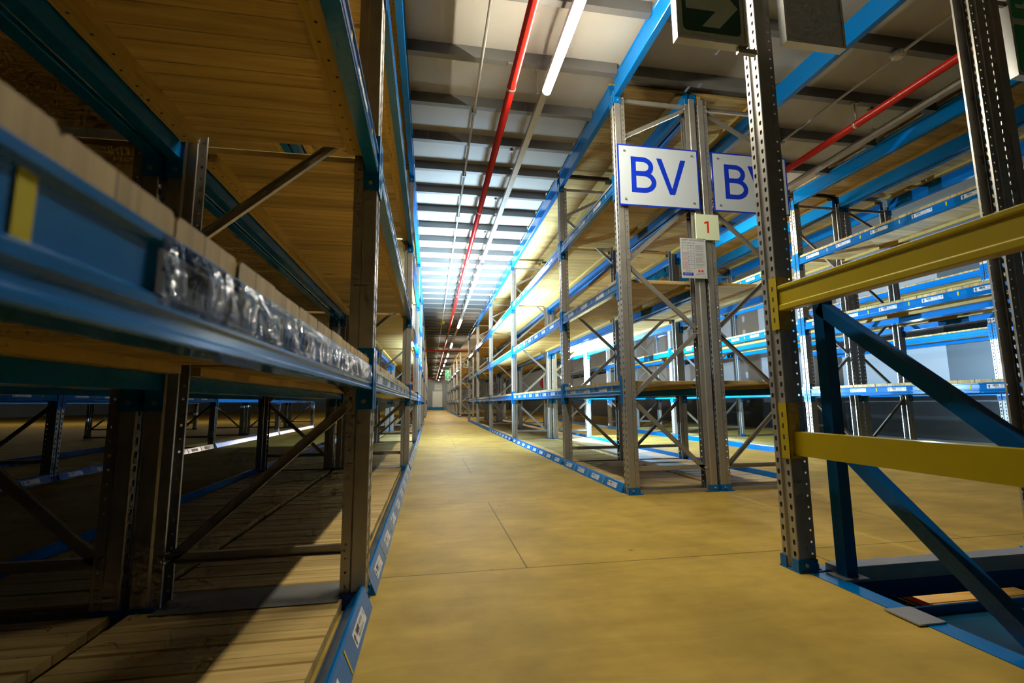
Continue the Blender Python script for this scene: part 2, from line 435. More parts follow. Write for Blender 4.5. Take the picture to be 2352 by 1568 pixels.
def beam(x, sgn, y0, y1, z, label, group, prof=PROF, k='blue', detail=0, conn=True):
    L = y1 - y0
    o = link('shelf_crossbeam', beam_mesh(prof, L, k), None, (x, y0 if sgn > 0 else y1, z), 0 if sgn > 0 else PI)
    tag(o, label, 'shelf beam', group)
    if conn:
        kk = dict(h0=-.075, h1=.165)
        if prof is PROF_KICK: kk = dict(h0=.0, h1=.165)
        if prof is PROF_TOP: kk = dict(h0=-.06, h1=.06)
        if prof is PROF_YEL: kk = dict(h0=-.075, h1=.165)
        if prof is not PROF_KICK:
            link('beam_connector', connector_mesh(0, L, k, **kk), o); link('beam_connector', connector_mesh(1, L, k, **kk), o)
    if detail:
        n = int((L - .2) / .43)
        for i in range(n + 1):
            yy = .29 + .44 * i if prof is PROF_KICK else .49 + .48 * i
            if yy + .11 > L - .06: break
            if prof is PROF_KICK: link('shelf_label', label_mesh(i, 'k'), o, (.0145, yy, .036))
            else: link('shelf_label', label_mesh(i, 'v'), o, (.0022, yy, .0590))
        for i in range(n + 1):
            yy = .51 + .44 * i if prof is PROF_KICK else .25 + .48 * i
            if yy > L - .08: break
            if prof is PROF_KICK: link('yellow_tick', ME_TICKK, o, (.0145, yy, .036))
            else: link('yellow_tick', ME_TICK, o, (.0022, yy, .0590))
    return o

DM = {}
def deck_mesh(L, t=.030, a=.010):
    """boards laid across the bay, rounded ends showing at the face; local x inwards, y along, z up from the beam top"""
    key = (round(L, 3), a)
    if key in DM: return DM[key]
    mb = MB(); rnd = random.Random(3); y = .062; p = .145
    b = D - .010
    while y < L - .062 - .03:
        y2 = min(y + p - .0025, L - .062); dz = rnd.uniform(-.0012, .0015); e = rnd.uniform(0, .004); r = .006
        poly = [(y, .0), (y2, .0), (y2, t + dz - r), (y2 - r, t + dz), (y + r, t + dz), (y, t + dz - r)]
        mb.extrude(poly, a + e, b - rnd.uniform(0, .006), 'yz', 'pine')
        y += p
    DM[key] = mb.mesh('shelf_deck'); return DM[key]
BT = {}
def batten_mesh(L):
    key = round(L, 3)
    if key not in BT:
        mb = MB(); mb.box(0, .065, .075, L - .075, -.034, -.0005, 'batten')
        rnd = random.Random(5); y = .12
        while y < L - .1:
            xx = .0325 + rnd.uniform(-.012, .012)
            mb.face([(xx - .004, y - .004, -.0344), (xx - .004, y + .004, -.0344), (xx + .004, y + .004, -.0344), (xx + .004, y - .004, -.0344)], 'slot'); y += .0725
        BT[key] = mb.mesh('batten')
    return BT[key]
def deck(x, sgn, y0, y1, z, label, group, battens=True, a=None):
    L = y1 - y0
    o = link('shelf_deck', deck_mesh(L, a=.010 if battens or a is None else a), None, (x, y0 if sgn > 0 else y1, z), 0 if sgn > 0 else PI)
    tag(o, label, 'shelf deck', group)
    if battens:
        link('batten', batten_mesh(L), o, (.052, 0, 0)); link('batten', batten_mesh(L), o, (D - .117, 0, 0))
    return o

# ---------------------------------------------------------------- layout
P = 3.66
GY = [1.99 + P * k for k in range(-1, 6)]          # frame lines: -1.67, 1.99, 5.65, 9.31, 12.97, 16.63, 20.29
LV = [.805, 1.705, 2.615]                          # undersides of the three beam levels
ZT = 3.49                                          # underside of the top level
XLA, XLB = -.227, -.227 - 2 * D - .03
XRA, XRB = 1.607, 1.607 + 2 * D + .03
X3A, X3B = 5.02, 5.02 + 2 * D + .03
XL2 = -3.75
ORD = ['first', 'second', 'third', 'fourth', 'fifth', 'sixth', 'seventh']
LVN = ['lowest-shelf', 'middle-shelf', 'upper-shelf', 'top-level']

def row(key, desc, x, sgn, ys, lv_f, lv_r, decks, kick=(), det=(), frames=True, skip_frames=(), deck0=(), lab_levels=(0, 1, 2)):
    nb = len(ys) - 1
    for i, y in enumerate(ys):
        if frames and i not in skip_frames:
            n = ORD[i - (1 if 0 in skip_frames else 0)]
            frame(x, sgn, y, 'galvanised braced upright, %s from the near end, %s' % (n, desc), 'uprights of ' + desc)
    xr = x + sgn * D
    for b in range(nb):
        y0, y1 = ys[b], ys[b + 1]; nm = ORD[b] + ' bay of ' + desc
        for l in range(4):
            z = LV[l] if l < 3 else ZT; pr = PROF if l < 3 else PROF_TOP; top = z + (BH if l < 3 else .19)
            if l in lv_f.get(b, ()):
                beam(x, sgn, y0, y1, z, 'blue %s front crossbeam, %s' % (LVN[l], nm), 'front crossbeams of ' + desc, pr, detail=(b, l) in det)
            if l in lv_r.get(b, ()):
                beam(xr, -sgn, y0, y1, z, 'blue %s inner crossbeam, %s' % (LVN[l], nm), 'inner crossbeams of ' + desc, pr)
            if l in decks.get(b, ()):
                deck(x, sgn, y0, y1, top, 'pine plank %s deck, %s' % (LVN[l], nm), 'plank decks of ' + desc)
        if b in kick:
            beam(x - sgn * .028, sgn, y0, y1, 0.001, 'blue sloping floor-level crossbeam, %s' % nm, 'floor-level crossbeams of ' + desc, PROF_KICK, detail=('k', b) and (b, 'k') in det)
        if b in deck0:
            deck(x, sgn, y0, y1, .012, 'pine plank floor-level deck, %s' % nm, 'floor-level decks of ' + desc, battens=False, a=.078)

A4 = (0, 1, 2, 3)
full = lambda n: {b: A4 for b in range(n)}
d_la = 'dim rack opposite BV'
d_lb = 'row backing the dim rack'
d_ra = 'BV rack by the aisle'
d_rb = 'row backing the BV rack'
d_3a = 'rack past the stair opening'
d_3b = 'row backing the rack past the opening'
row('LA', d_la, XLA, -1, GY, full(6), full(6), full(6), kick=range(6), det={(0, 0), (1, 0), (0, 'k'), (1, 'k'), (2, 'k'), (0, 1), (1, 1), (0, 2), (1, 2)}, skip_frames=(0,), deck0=range(6))
row('LB', d_lb, XLB, 1, GY[:5], {b: A4 for b in range(4)}, {b: A4 for b in range(4)}, {b: A4 for b in range(4)}, kick=range(1, 4), skip_frames=(0,), deck0=range(4))
YB = [3.795] + GY[2:]
row('RA', d_ra, XRA, 1, YB, full(5), full(5), full(5), kick=range(5), det={(0, 0), (1, 0), (0, 'k'), (1, 'k'), (2, 'k'), (1, 1), (0, 1), (0, 2), (1, 2)}, deck0=range(5))
row('RB', d_rb, XRB, -1, YB, full(5), full(5), full(5), kick=range(5), deck0=range(5))
Y3 = GY[1:]
row('3A', d_3a, X3A, 1, Y3, full(5), full(5), full(5), kick=range(5), det={(0, 0), (0, 1), (0, 2), (0, 'k'), (1, 0), (1, 1), (1, 2)}, deck0=range(3))
row('3B', d_3b, X3B, -1, Y3[:4], full(3), full(3), full(3), det={(0, 0), (0, 1)})
row('4A', 'last rack before the wall', 8.25, 1, GY[1:4], {b: (0, 1, 2) for b in range(2)}, {b: (0, 1, 2) for b in range(2)}, {b: (1, 2) for b in range(2)})
row('LC', 'shadowy row behind that glimpsed rack', XL2 - 2 * D - .03, 1, GY[1:6], {b: (0,) for b in range(4)}, {b: (0,) for b in range(4)}, {}, kick=range(2))
row('LD', 'farthest rack glimpsed beneath the shelves', XL2 - 3.5, -1, GY[1:6], {b: (0,) for b in range(4)}, {}, {b: (0,) for b in range(4)}, kick=range(2), det={(0, 0), (1, 0)})
row('L2', 'shadowy rack glimpsed under the dim rack', XL2, -1, GY[1:6], {b: (0,) for b in range(4)}, {b: (0,) for b in range(4)}, {b: (0,) for b in range(4)}, kick=range(4), det={(0, 0), (1, 0), (0, 'k'), (1, 'k')})
YF = [26.2 + P * k for k in range(6)]
row('FR', 'distant rack past the exit sign', XRA, 1, YF, {b: (0, 1, 2) for b in range(5)}, {}, {b: (0, 1, 2, 3) for b in range(3)}, kick=range(5))
row('FL', 'distant rack opposite the exit sign', XLA, -1, YF, {b: (0, 1) for b in range(4)}, {}, {b: (0, 1) for b in range(2)}, kick=range(3))

# ---------------------------------------------------------------- foreground frame line at the stair opening
ROT = Matrix.Rotation
t = thing('rack_post', 'tall perforated galvanised post with blue foot carrying the yellow guard rails', 'rack post', (XRA, 1.99, 0))
ME_UPL = upright_mesh(3.74)
link('post', ME_UPL, t); link('foot_plate', ME_FOOT, t)
_m = MB(); _m.box(.095, .16, -.055, .055, 0, .006, 'blue'); _m.tube((.13, 0, .006), (.13, 0, .02), .012, 'galv', 6); link('base_plate', _m.mesh('base_plate'), t)
t = thing('rack_post', 'dark double post rising behind the yellow guard rail at the picture edge', 'rack post', (3.20, 1.99, 0))
for xx, rz in ((0, PI), (-.11, PI)):
    link('post', ME_UPL, t, (xx, 0, 0), rz)
    link('foot_plate', ME_FOOT, t, (xx, 0, 0), rz)

def yellow(z, prof, h, label):
    y0, y1 = 1.99 - 3.6, 1.99
    mb = MB(); mb.extrude(prof, .057, 3.6 - .057, 'xz', 'yellow')
    o = link('guard_rail', mb.mesh('guard_rail'), None, (XRA, y0, z)); tag(o, label, 'guard rail', 'yellow guard rails')
    link('beam_connector', connector_mesh(1, 3.6, 'yellow', -.085 if h > .11 else -.015, .165 if h > .11 else .235), o)
    return o
yellow(1.165, PROF_YEL, .12, 'yellow steel guard rail with grooved face, upper of the two')
yellow(.505, [(.02, 0), (.065, 0), (.065, .105), (.02, .105)], .105, 'plain yellow steel guard rail, lower of the two')

# stair handrail
hr = thing('stair_handrail', 'blue tubular handrail sloping down into the floor opening', 'handrail', (1.77, 1.86, 0))
sq = lambda a: [(-a, -a), (a, -a), (a, a), (-a, a)]
_m = MB(); _m.box(-.027, .027, -.027, .027, .0, 1.2, 'blue_dark'); _m.box(-.06, .06, -.05, .05, 0, .008, 'galv'); link('post', _m.mesh('post'), hr)
sl = .83
for nm, z in (('top_rail', 1.17), ('knee_rail', .56)):
    _m = MB(); _m.bar((0, .0 if nm == 'top_rail' else -.03, z), (0, -2.2, z - 2.2 * sl), sq(.027), 'blue_dark', up=(1, 0, 0)); link(nm, _m.mesh(nm), hr)

# opening edge, landing, lower rack
_m = MB(); _m.box(1.645, 1.725, -3.0, 1.925, -.12, .003, 'blue'); e = struct('trim_1', _m)
_m = MB(); _m.box(1.76, 3.2, 1.885, 1.965, .003, .03, 'galv'); _m.box(1.76, 3.2, 1.885, 1.889, -.035, .003, 'galv')
e = struct('trim_2', _m)
_m = MB(); _m.extrude([(1.892, -.115), (1.96, -.115), (1.96, -.004), (1.892, -.004)], 1.73, 3.25, 'yz', 'blue_dark'); e = struct('trim_3', _m)
_m = MB(); _m.box(1.612, 1.722, 1.425, 1.55, .004, .009, 'galv'); _m.box(1.718, 1.722, 1.425, 1.55, -.02, .004, 'galv')
tag(link('edge_plate', _m.mesh('edge_plate')), 'small galvanised plate bent over the blue edge of the floor opening', 'metal plate')
st = thing('staircase', 'teal steel stairs going down through the floor opening', 'staircase', (1.78, 1.74, 0))
_m = MB(); _m.box(0, 1.35, -.62, 0, -.135, -.12, 'teal'); _m.box(0, 1.35, -.012, 0, -.12, -.085, 'blue_dark'); link('landing_plate', _m.mesh('landing_plate'), st)
for i in range(5):
    _m = MB(); _m.box(0, 1.35, -.62 - .24 * (i + 1), -.62 - .24 * i + .02, -.31 - .19 * i, -.295 - .19 * i, 'teal'); link('tread', _m.mesh('tread'), st)
for xx in (-.005, 1.35):
    _m = MB(); _m.extrude([(-.0, -.30), (0, -.09), (-.62, -.09), (-2.0, -1.2), (-2.0, -1.45), (-.66, -.32)], xx, xx + .006, 'yz', 'teal'); link('stringer', _m.mesh('stringer'), st)
beam(2.88, 1, 1.4, 1.4 + P, -.56, 'blue label beam of the lower rack seen through the floor opening', 'lower rack', PROF, detail=1, conn=False)
deck(2.88, 1, 1.4, 1.4 + P, -.46, 'pine plank deck of the lower rack seen through the floor opening', 'lower rack', battens=False)
_m = MB(); _m.tube((2.25, 2.15, -.45), (2.75, 2.75, -.45), .07, 'red', 16)
tag(link('sprinkler_main', _m.mesh('sprinkler_main')), 'short red pipe glimpsed under the edge of the floor opening', 'pipe')

# ---------------------------------------------------------------- building
_m = MB()
def fl(x0, x1, y0, y1): _m.box(x0, x1, y0, y1, -.10, 0, 'ply')
fl(-30, 1.645, -4, 56); fl(1.645, 3.24, 1.965, 56); fl(3.24, 9.2, -4, 56)
struct('floor', _m)
_m = MB(); _m.box(-30, 9.2, -4, 56, -3.05, -3.0, 'dado'); struct('floor_lower', _m)
_m = MB(); _m.box(-30, 9.2, -4, 56, 3.745, 3.80, 'ceil'); struct('ceiling', _m)
_m = MB(); _m.box(-30, 9.2, 55.6, 55.75, 0, 3.745, 'wallgrey'); struct('wall_back', _m)
_m = MB(); _m.box(9.2, 9.35, -4, 7.05, 0, 3.745, 'walldark'); _m.box(9.2, 9.35, 7.05, 55.6, 0, 3.745, 'litwall'); struct('wall_right', _m)  # paler far stretch carries the lit look of the wall in its colour
_m = MB(); _m.box(9.17, 9.2, -4, 55.6, 0, 1.05, 'dado'); struct('wall_shade_band', _m)  # added dark band; the wall's unlit lower part painted as colour
_m = MB(); _m.box(-30.15, -30, -4, 55.6, 0, 3.745, 'wallgrey'); struct('wall_left', _m)
_m = MB(); _m.box(-30, 9.2, -4.15, -4, 0, 3.745, 'wallgrey'); struct('wall_front', _m)
# end-of-aisle door: pale strips under a louvred light
_m = MB(); x = .30
while x < 1.42:
    _m.extrude([(x, 55.52), (x + .02, 55.50), (x + .10, 55.50), (x + .12, 55.52), (x + .12, 55.56), (x, 55.56)], .33, 2.15, 'xy', 'curtain'); x += .125
_m.box(.26, 1.46, 55.54, 55.6, .33, 2.2, 'wallgrey'); struct('door_1', _m)
_m = MB()
for i in range(5): _m.box(.50, 1.38, 55.50, 55.55, 2.24 + .17 * i, 2.34 + .17 * i, 'curtain')
_m.box(.46, 1.42, 55.55, 55.6, 2.2, 3.12, 'wallgrey'); struct('window_1', _m)
_m = MB(); _m.box(-.25, 1.62, 55.3, 55.5, .0, .33, 'blue')
tag(link('barrier', _m.mesh('barrier')), 'low blue barrier across the floor at the far end of the aisle', 'barrier')

# purlins under the ceiling
def purlin_mesh(x0, x1, name='ceiling_beam'):
    mb = MB(); mb.extrude([(-.03, .0), (.03, .0), (.03, .012), (.012, .012), (.012, .102), (-.028, .102), (-.028, .090), (-.03, .012)], x0, x1, 'yz', 'galv_dull')
    return mb.mesh(name)
pm1, pm2, pm3 = purlin_mesh(XLA + .002, XRA - .004), purlin_mesh(XRB + .004, X3A - .004), purlin_mesh(XRA + .056, XRB - .056)
y = 1.68; i = 0
while y < 54:
    o = link('ceiling_beam', pm1, None, (0, y, 3.642)); o['kind'] = 'structure'
    if y < 20.3:
        o = link('ceiling_beam', pm2, None, (0, y, 3.642)); o['kind'] = 'structure'
    if y < 3.7:
        o = link('ceiling_beam', pm3, None, (0, y, 3.642)); o['kind'] = 'structure'
    y += .665 if y < 30 else 1.33
# bridging beams over the cross aisle by the BV rack
for x, s, lab in ((XRA, 1, 'blue top beam bridging from the guard rail post to the BV rack'), (XRB, -1, 'blue top beam bridging from the double post to the row backing the BV rack')):
    beam(x, s, 1.99, 3.795, ZT, lab, 'bridging beams', PROF_TOP)

# services along the aisles
def run(name, cx, z, mb, label, cat, grp):
    o = link(name, mb.mesh(name), None, (cx, 0, z)); return tag(o, label, cat, grp)
def services(dx, tag_, y0, y1, lamps, colname):
    # conduit
    mb = MB(); mb.tube((0, y0, 0), (0, y1, 0), .0125, 'detector', 10)
    o = run('electrical_conduit', .39 + dx, 3.60, mb, 'thin pale conduit under the ceiling of ' + tag_, 'conduit', 'ceiling conduits')
    sm = MB(); sm.box(-.022, .022, -.02, .02, -.016, .040, 'galv_dull'); sme = sm.mesh('saddle_clip')
    y = 4.34
    while y < min(y1, 24): link('saddle_clip', sme, o, (0, y, 0)); y += 1.33
    # red sprinkler pipe
    mb = MB(); mb.tube((0, y0, 0), (0, y1, 0), .036, 'red', 16)
    o = run('sprinkler_pipe', .65 + dx, 3.42, mb, 'red sprinkler pipe hanging under the ceiling of ' + tag_, 'pipe', 'sprinkler pipes')
    hm = MB(); hm.tube((0, -.012, 0), (0, .012, 0), .041, 'galv', 16)
    hm.tube((-.0, 0, .04), (-.0, 0, .22), .005, 'galv', 6); hm.box(-.03, .03, -.02, .02, .212, .222, 'galv'); hme = hm.mesh('pipe_hanger')
    y = 3.675
    while y < min(y1, 30): link('pipe_hanger', hme, o, (0, y, 0)); y += 2.66
    # trunking
    mb = MB(); mb.extrude([(-.03, 0), (.03, 0), (.03, .05), (.026, .05), (.026, .004), (-.026, .004), (-.026, .05), (-.03, .05)], y0, y1, 'xz', 'galv')
    o = run('cable_trunking', .93 + dx, 3.36, mb, 'grey metal cable trunking carrying strip lights along ' + tag_, 'trunking', 'cable trunkings')
    hm = MB(); hm.tube((-.045, 0, .06), (-.045, 0, .28), .003, 'galv', 6); hm.box(-.062, -.028, -.02, .02, .26, .282, 'galv'); hm.box(-.055, .035, -.012, .012, .052, .062, 'galv'); hme = hm.mesh('trunking_hanger')
    y = 3.72
    while y < min(y1, 26): link('trunking_hanger', hme, o, (0, y, 0)); y += 1.33
    # strip lights
    for j, (ly, ln) in enumerate(lamps):
        t = thing('hanging_strip_light', 'lit strip light, %s along the trunking of %s' % (ORDL[j], tag_), 'strip light', (.93 + dx, ly, 3.36), 0, 'strip lights of ' + tag_)
        mb = MB(); mb.box(-.032, .032, 0, ln, -.016, -.001, 'white'); link('housing', mb.mesh('housing'), t)
        mb = MB(); mb.extrude([(.036 * math.cos(a), -.017 - .040 * math.sin(a)) for a in [PI * q / 10 for q in range(11)]], .012, ln - .012, 'xz', 'lamp'); link('diffuser', mb.mesh('diffuser'), t)
        for yy in (0, ln - .011):
            mb = MB(); mb.extrude([(.038 * math.cos(a), -.0165 - .042 * math.sin(a)) for a in [PI * q / 8 for q in range(9)]], yy, yy + .011, 'xz', 'white'); link('end_cap', mb.mesh('end_cap'), t)
ORDL = ['first', 'second', 'third', 'fourth', 'fifth', 'sixth', 'seventh', 'eighth', 'ninth', 'tenth', 'eleventh', 'twelfth']
LY = [1.97, 8.58, 14.55, 20.5, 24.9, 28.3, 31.9, 37.1, 40.8, 46.2, 52.4]
services(0, 'the main aisle', -4, 55, [(y, 1.6) for y in LY], 'warm')
services(3.42, 'the second aisle', -4, 22, [(5.7, 1.6), (11.4, 1.6), (17.0, 1.6)], 'cool')

# detectors
def detector(x, y, z, k, label):
    mb = MB(); prof = [(.0, -.035), (.03, -.033), (.05, -.02), (.056, 0), (.05, .022), (0, .026)]
    n = 20
    for a, b in zip(prof, prof[1:]):
        for j in range(n):
            t0, t1 = 2 * PI * j / n, 2 * PI * (j + 1) / n
            mb.face([(a[0] * math.cos(t0), a[0] * math.sin(t0), a[1]), (a[0] * math.cos(t1), a[0] * math.sin(t1), a[1]), (b[0] * math.cos(t1), b[0] * math.sin(t1), b[1]), (b[0] * math.cos(t0), b[0] * math.sin(t0), b[1])], k, True)
    o = link('smoke_detector', mb.mesh('smoke_detector'), None, (x, y, z)); tag(o, label, 'smoke detector', 'smoke detectors')
    return o
detector(.39 + 3.42, 3.0, 3.60, 'detector', 'round white smoke detector on the conduit of the second aisle')
for (y, n) in ((16.7, 'nearer'), (25.0, 'middle'), (36.0, 'farther')):
    d = detector(.39, y, 3.585, 'tick', 'yellow capped smoke detector on the main aisle conduit, %s of three' % n); d.scale = (1.7, 1.7, 1.7)
# red mains crossing the aisle
for (y, n) in ((23.9, 'nearer'), (50.0, 'farther')):
    mb = MB(); mb.tube((-3.5, 0, 0), (4.0, 0, 0), .045, 'red', 14)
    tag(link('hanging_pipe', mb.mesh('hanging_pipe'), None, (.7, y, 3.36)), 'red pipe crossing the main aisle from side to side, %s of two' % n, 'pipe', 'crossing pipes')
# hose reels in the cross aisle
def reel(x, y, label):
    t = thing('fire_hose_reel', label, 'hose reel', (x, y, 0), 0, 'hose reels')
    mb = MB(); mb.tube((0, .16, 0), (0, .16, 2.1), .03, 'galv', 10); mb.box(-.15, .15, .05, .27, 0, .01, 'galv'); link('stand', mb.mesh('stand'), t)
    mb = MB(); mb.tube((0, -.02, 1.64), (0, .0, 1.64), .31, 'red', 28); mb.tube((0, .11, 1.64), (0, .13, 1.64), .31, 'red', 28); link('disc', mb.mesh('disc'), t)
    mb = MB(); mb.tube((0, .0, 1.64), (0, .11, 1.64), .24, 'black', 24); link('hose', mb.mesh('hose'), t)
    mb = MB(); mb.tube((0, -.025, 1.64), (0, -.02, 1.64), .07, 'white', 20); link('hub', mb.mesh('hub'), t)
reel(5.37, 21.5, 'red fire hose reel seen through the BV rack')
reel(-.80, 21.5, 'red fire hose reel seen past the dim rack')
def ext(x, y, label):
    t = thing('fire_extinguisher', label, 'fire extinguisher', (x, y, 0), 0, 'fire extinguishers')
    mb = MB(); mb.tube((0, 0, 0), (0, 0, .52), .09, 'red', 18); mb.tube((0, 0, .52), (0, 0, .60), .09, 'red', 18, r2=.03); link('body', mb.mesh('body'), t)
    mb = MB(); mb.tube((0, 0, .60), (0, 0, .66), .02, 'black', 10); mb.box(-.02, .10, -.012, .012, .65, .67, 'black'); link('handle', mb.mesh('handle'), t)
ext(5.36, 21.2, 'red fire extinguisher under the hose reel behind the BV rack')
ext(-.72, 21.2, 'red fire extinguisher under the hose reel past the dim rack')

# ---------------------------------------------------------------- signs (upright boards facing -y)
SX = Matrix(((1, 0, 0, 0), (0, 0, 1, 0), (0, 1, 0, 0), (0, 0, 0, 1)))          # text plane x-y -> x-z
SF = Matrix(((1, 0, 0, 0), (0, 0, -1, 0), (0, 1, 0, 0), (0, 0, 0, 1)))
def letters(parent, name, parts):
    mb = MB()
    for m, mt in parts: mb.merge(m, SF @ mt)
    return link(name, mb.mesh(name), parent, (0, -.0045, 0))
T = Matrix.Translation
def stroke_mb(polys, k):
    mb = MB()
    for p in polys: mb.face([(x, y, 0) for x, y in p], k)
    return mb
def arc_band(cx, cy, ro, ri, a0, a1, n, k, mb, z=0.0):
    for i in range(n):
        t0 = a0 + (a1 - a0) * i / n; t1 = a0 + (a1 - a0) * (i + 1) / n
        mb.face([(cx + ri[0] * math.cos(t0), cy + ri[1] * math.sin(t0), z), (cx + ro[0] * math.cos(t0), cy + ro[1] * math.sin(t0), z), (cx + ro[0] * math.cos(t1), cy + ro[1] * math.sin(t1), z), (cx + ri[0] * math.cos(t1), cy + ri[1] * math.sin(t1), z)], k)
def letter_b(h, w, t, k):
    mb = MB(); q = lambda x0, x1, y0, y1: mb.face([(x0, y0, 0), (x1, y0, 0), (x1, y1, 0), (x0, y1, 0)], k)
    q(0, t, 0, h); mid = h * .535
    xs = w * .48
    for y0, y1, ww in ((mid - t / 2, h, w * .90), (0, mid + t / 2, w)):
        q(t, xs, y1 - t, y1); q(t, xs, y0, y0 + t) if y0 == 0 else None
        cy = (y0 + y1) / 2; ry = (y1 - y0) / 2
        arc_band(xs, cy, (ww - xs, ry), (ww - xs - t, ry - t), -PI / 2, PI / 2, 16, k, mb, .0006 if y0 else 0)
    return mb
def letter_v(h, w, t, k):
    mb = MB()
    mb.face([(0, h, 0), (t * 1.05, h, 0), (w / 2 + t * .0, t * 1.15, 0), (w / 2, 0, 0), (w / 2 - t * .52, 0, 0)][::-1], k)
    mb.face([(w, h, 0), (w - t * 1.05, h, 0), (w / 2, t * 1.15, 0), (w / 2, 0, 0), (w / 2 + t * .52, 0, 0)], k)
    return mb
def bv_sign(x, label):
    W, Hh = .775, .570
    t = thing('aisle_sign', label, 'sign', (x, 3.728, 2.742), 0, 'BV aisle signs')
    mb = MB(); mb.box(-W / 2, W / 2, -.004, 0, -Hh / 2, Hh / 2, 'signblue'); mb.box(-W / 2 + .013, W / 2 - .013, -.0044, -.004, -Hh / 2 + .013, Hh / 2 - .013, 'board'); link('panel', mb.mesh('panel'), t)
    letters(t, 'lettering', [(letter_b(.335, .235, .046, 'signblue'), T((-.265, -.16, .0004))), (letter_v(.335, .285, .048, 'signblue'), T((-.022, -.16, .0004)))])
    for sx in (-1, 1):
        for sz in (-1, 1):
            mb = MB(); mb.tube((sx * .325, -.010, sz * .225), (sx * .325, -.004, sz * .225), .010, 'galv', 8); link('bolt', mb.mesh('bolt'), t)
bv_sign(1.995, 'white BV sign with blue letters fully in view on the rack end')
bv_sign(2.905, 'white BV sign with blue letters partly hidden behind the perforated post')
# number plate
t = thing('number_sign', 'small cream plate with a red number 1 between the BV frames', 'sign', (2.437, 3.722, 2.30))
mb = MB(); mb.box(-.112, .112, 0, .016, -.118, .118, 'cream'); link('plate', mb.mesh('plate'), t)
mb = MB(); s1 = stroke_mb([[(-.006, -.055), (.013, -.055), (.013, .055), (-.006, .055)], [(-.006, .055), (-.006, .036), (-.032, .028), (-.032, .042)]], 'redink')
mb.merge(s1, SF @ T((0, 0, .0006))); link('numeral', mb.mesh('numeral'), t)
# safety instructions board
t = thing('safety_sign', 'white safety instructions notice with load table beneath the number 1 plate', 'notice', (2.284, 3.722, 2.005))
W, Hh = .122, .182
mb = MB(); mb.box(-W, W, 0, .004, -Hh, Hh, 'white'); link('board', mb.mesh('board'), t)
pr = MB(); z = .0006
pr.merge(text_mb('SAFETY INSTRUCTIONS', .0205, 'ink'), T((0, .163, z))); pr.merge(text_mb('MAX LOAD - kg', .0175, 'ink'), T((-.048, .138, z)))
def q(x0, x1, y0, y1, k): pr.face([(x0, y0, z), (x1, y0, z), (x1, y1, z), (x0, y1, z)], k)
for xx in (-.108, -.052, .004): q(xx, xx + .0018, -.095, .115, 'signblue')
for yy in (.115, .09, .045, .01, -.025, -.06, -.095): q(-.052, .005, yy, yy + .0016, 'ink')
q(-.108, -.05, .115, .1166, 'ink'); q(-.108, -.05, .09, .0916, 'ink'); q(-.108, -.05, .045, .0466, 'ink'); q(-.108, -.05, -.095, -.0934, 'ink')
for i in range(12): q(-.102, -.058, .036 - .0112 * i, .0405 - .0112 * i, 'pinkink')
for yy in (.10, .06, .025, -.01, -.045): q(-.034, -.012, yy, yy + .006, 'greyink')
yy = .118; rr = random.Random(2)
while yy > -.095:
    q(.018, .018 + rr.uniform(.055, .09), yy, yy + .0032, 'greyink'); yy -= rr.choice((.0075, .0075, .0075, .015))
q(-.110, -.012, -.158, -.132, 'signblue'); pr.merge(text_mb('KROST', .021, 'white', 1.15), T((-.061, -.1455, z + .0004)))
q(.012, .034, -.150, -.143, 'pinkink')
for cx in (.046, .076): pr.face([(cx + .011 * math.cos(a), -.115 + .011 * math.sin(a), z) for a in [2 * PI * j / 16 for j in range(16)]], 'redink')
for yy in (-.138, -.145): q(.03, .098, yy, yy + .003, 'greyink')
q(.098, .104, -.168, -.162, 'ink'); q(-.085, -.03, -.112, -.108, 'pinkink'); q(-.085, -.03, -.121, -.117, 'greyink')
mb = MB(); mb.merge(pr, SF); link('print', mb.mesh('print'), t)

# exit signs
def rounded(x0, x1, y0, y1, r, k, mb, z=0, n=5):
    pts = []
    for cx, cy, a in ((x1 - r, y1 - r, 0), (x0 + r, y1 - r, PI / 2), (x0 + r, y0 + r, PI), (x1 - r, y0 + r, 1.5 * PI)):
        for i in range(n + 1):
            b = a + PI / 2 * i / n; pts.append((cx + r * math.cos(b), cy + r * math.sin(b), z))
    mb.face(pts, k)
def box_sign(name, x, y, z, w, h, label, faces, cat='sign', rz=0.0, back=False):
    t = thing(name, label, cat, (x, y, z), rz)
    mb = MB(); mb.box(-w / 2, w / 2, -.018, .018, -h / 2, h / 2, 'cream' if not back else 'label'); link('panel', mb.mesh('panel'), t)
    mb = MB(); e = .012
    mb.box(-w / 2 - e, w / 2 + e, -.022, .022, -h / 2 - e, -h / 2, 'alu'); mb.box(-w / 2 - e, w / 2 + e, -.022, .022, h / 2, h / 2 + e, 'alu')
    mb.box(-w / 2 - e, -w / 2, -.022, .022, -h / 2, h / 2, 'alu'); mb.box(w / 2, w / 2 + e, -.022, .022, -h / 2, h / 2, 'alu'); link('frame', mb.mesh('frame'), t)
    if faces:
        mb = MB(); mb.merge(faces, SF); link('pictogram', mb.mesh('pictogram'), t, (0, -.0182, 0))
    return t
f = MB(); rounded(-.155, .155, -.15, .15, .028, 'green', f, .0005)
arrow = [(.145, .0), (.038, .12), (-.055, .12), (.05, .032), (-.135, .032), (-.135, -.032), (.05, -.032), (-.055, -.12), (.038, -.12)]
f.face([(a, b, .001) for a, b in [(.145, 0), (.038, .12), (-.055, .12), (.05, 0)]], 'cream')
f.face([(a, b, .001) for a, b in [(.145, 0), (.05, 0), (-.055, -.12), (.038, -.12)]], 'cream')
f.face([(-.135, -.032, .0014), (.075, -.032, .0014), (.075, .032, .0014), (-.135, .032, .0014)], 'cream')
f.merge(text_mb('SA 002 2 013 0 GREEN', .009, 'greyink'), T((-.07, -.166, .0006)))
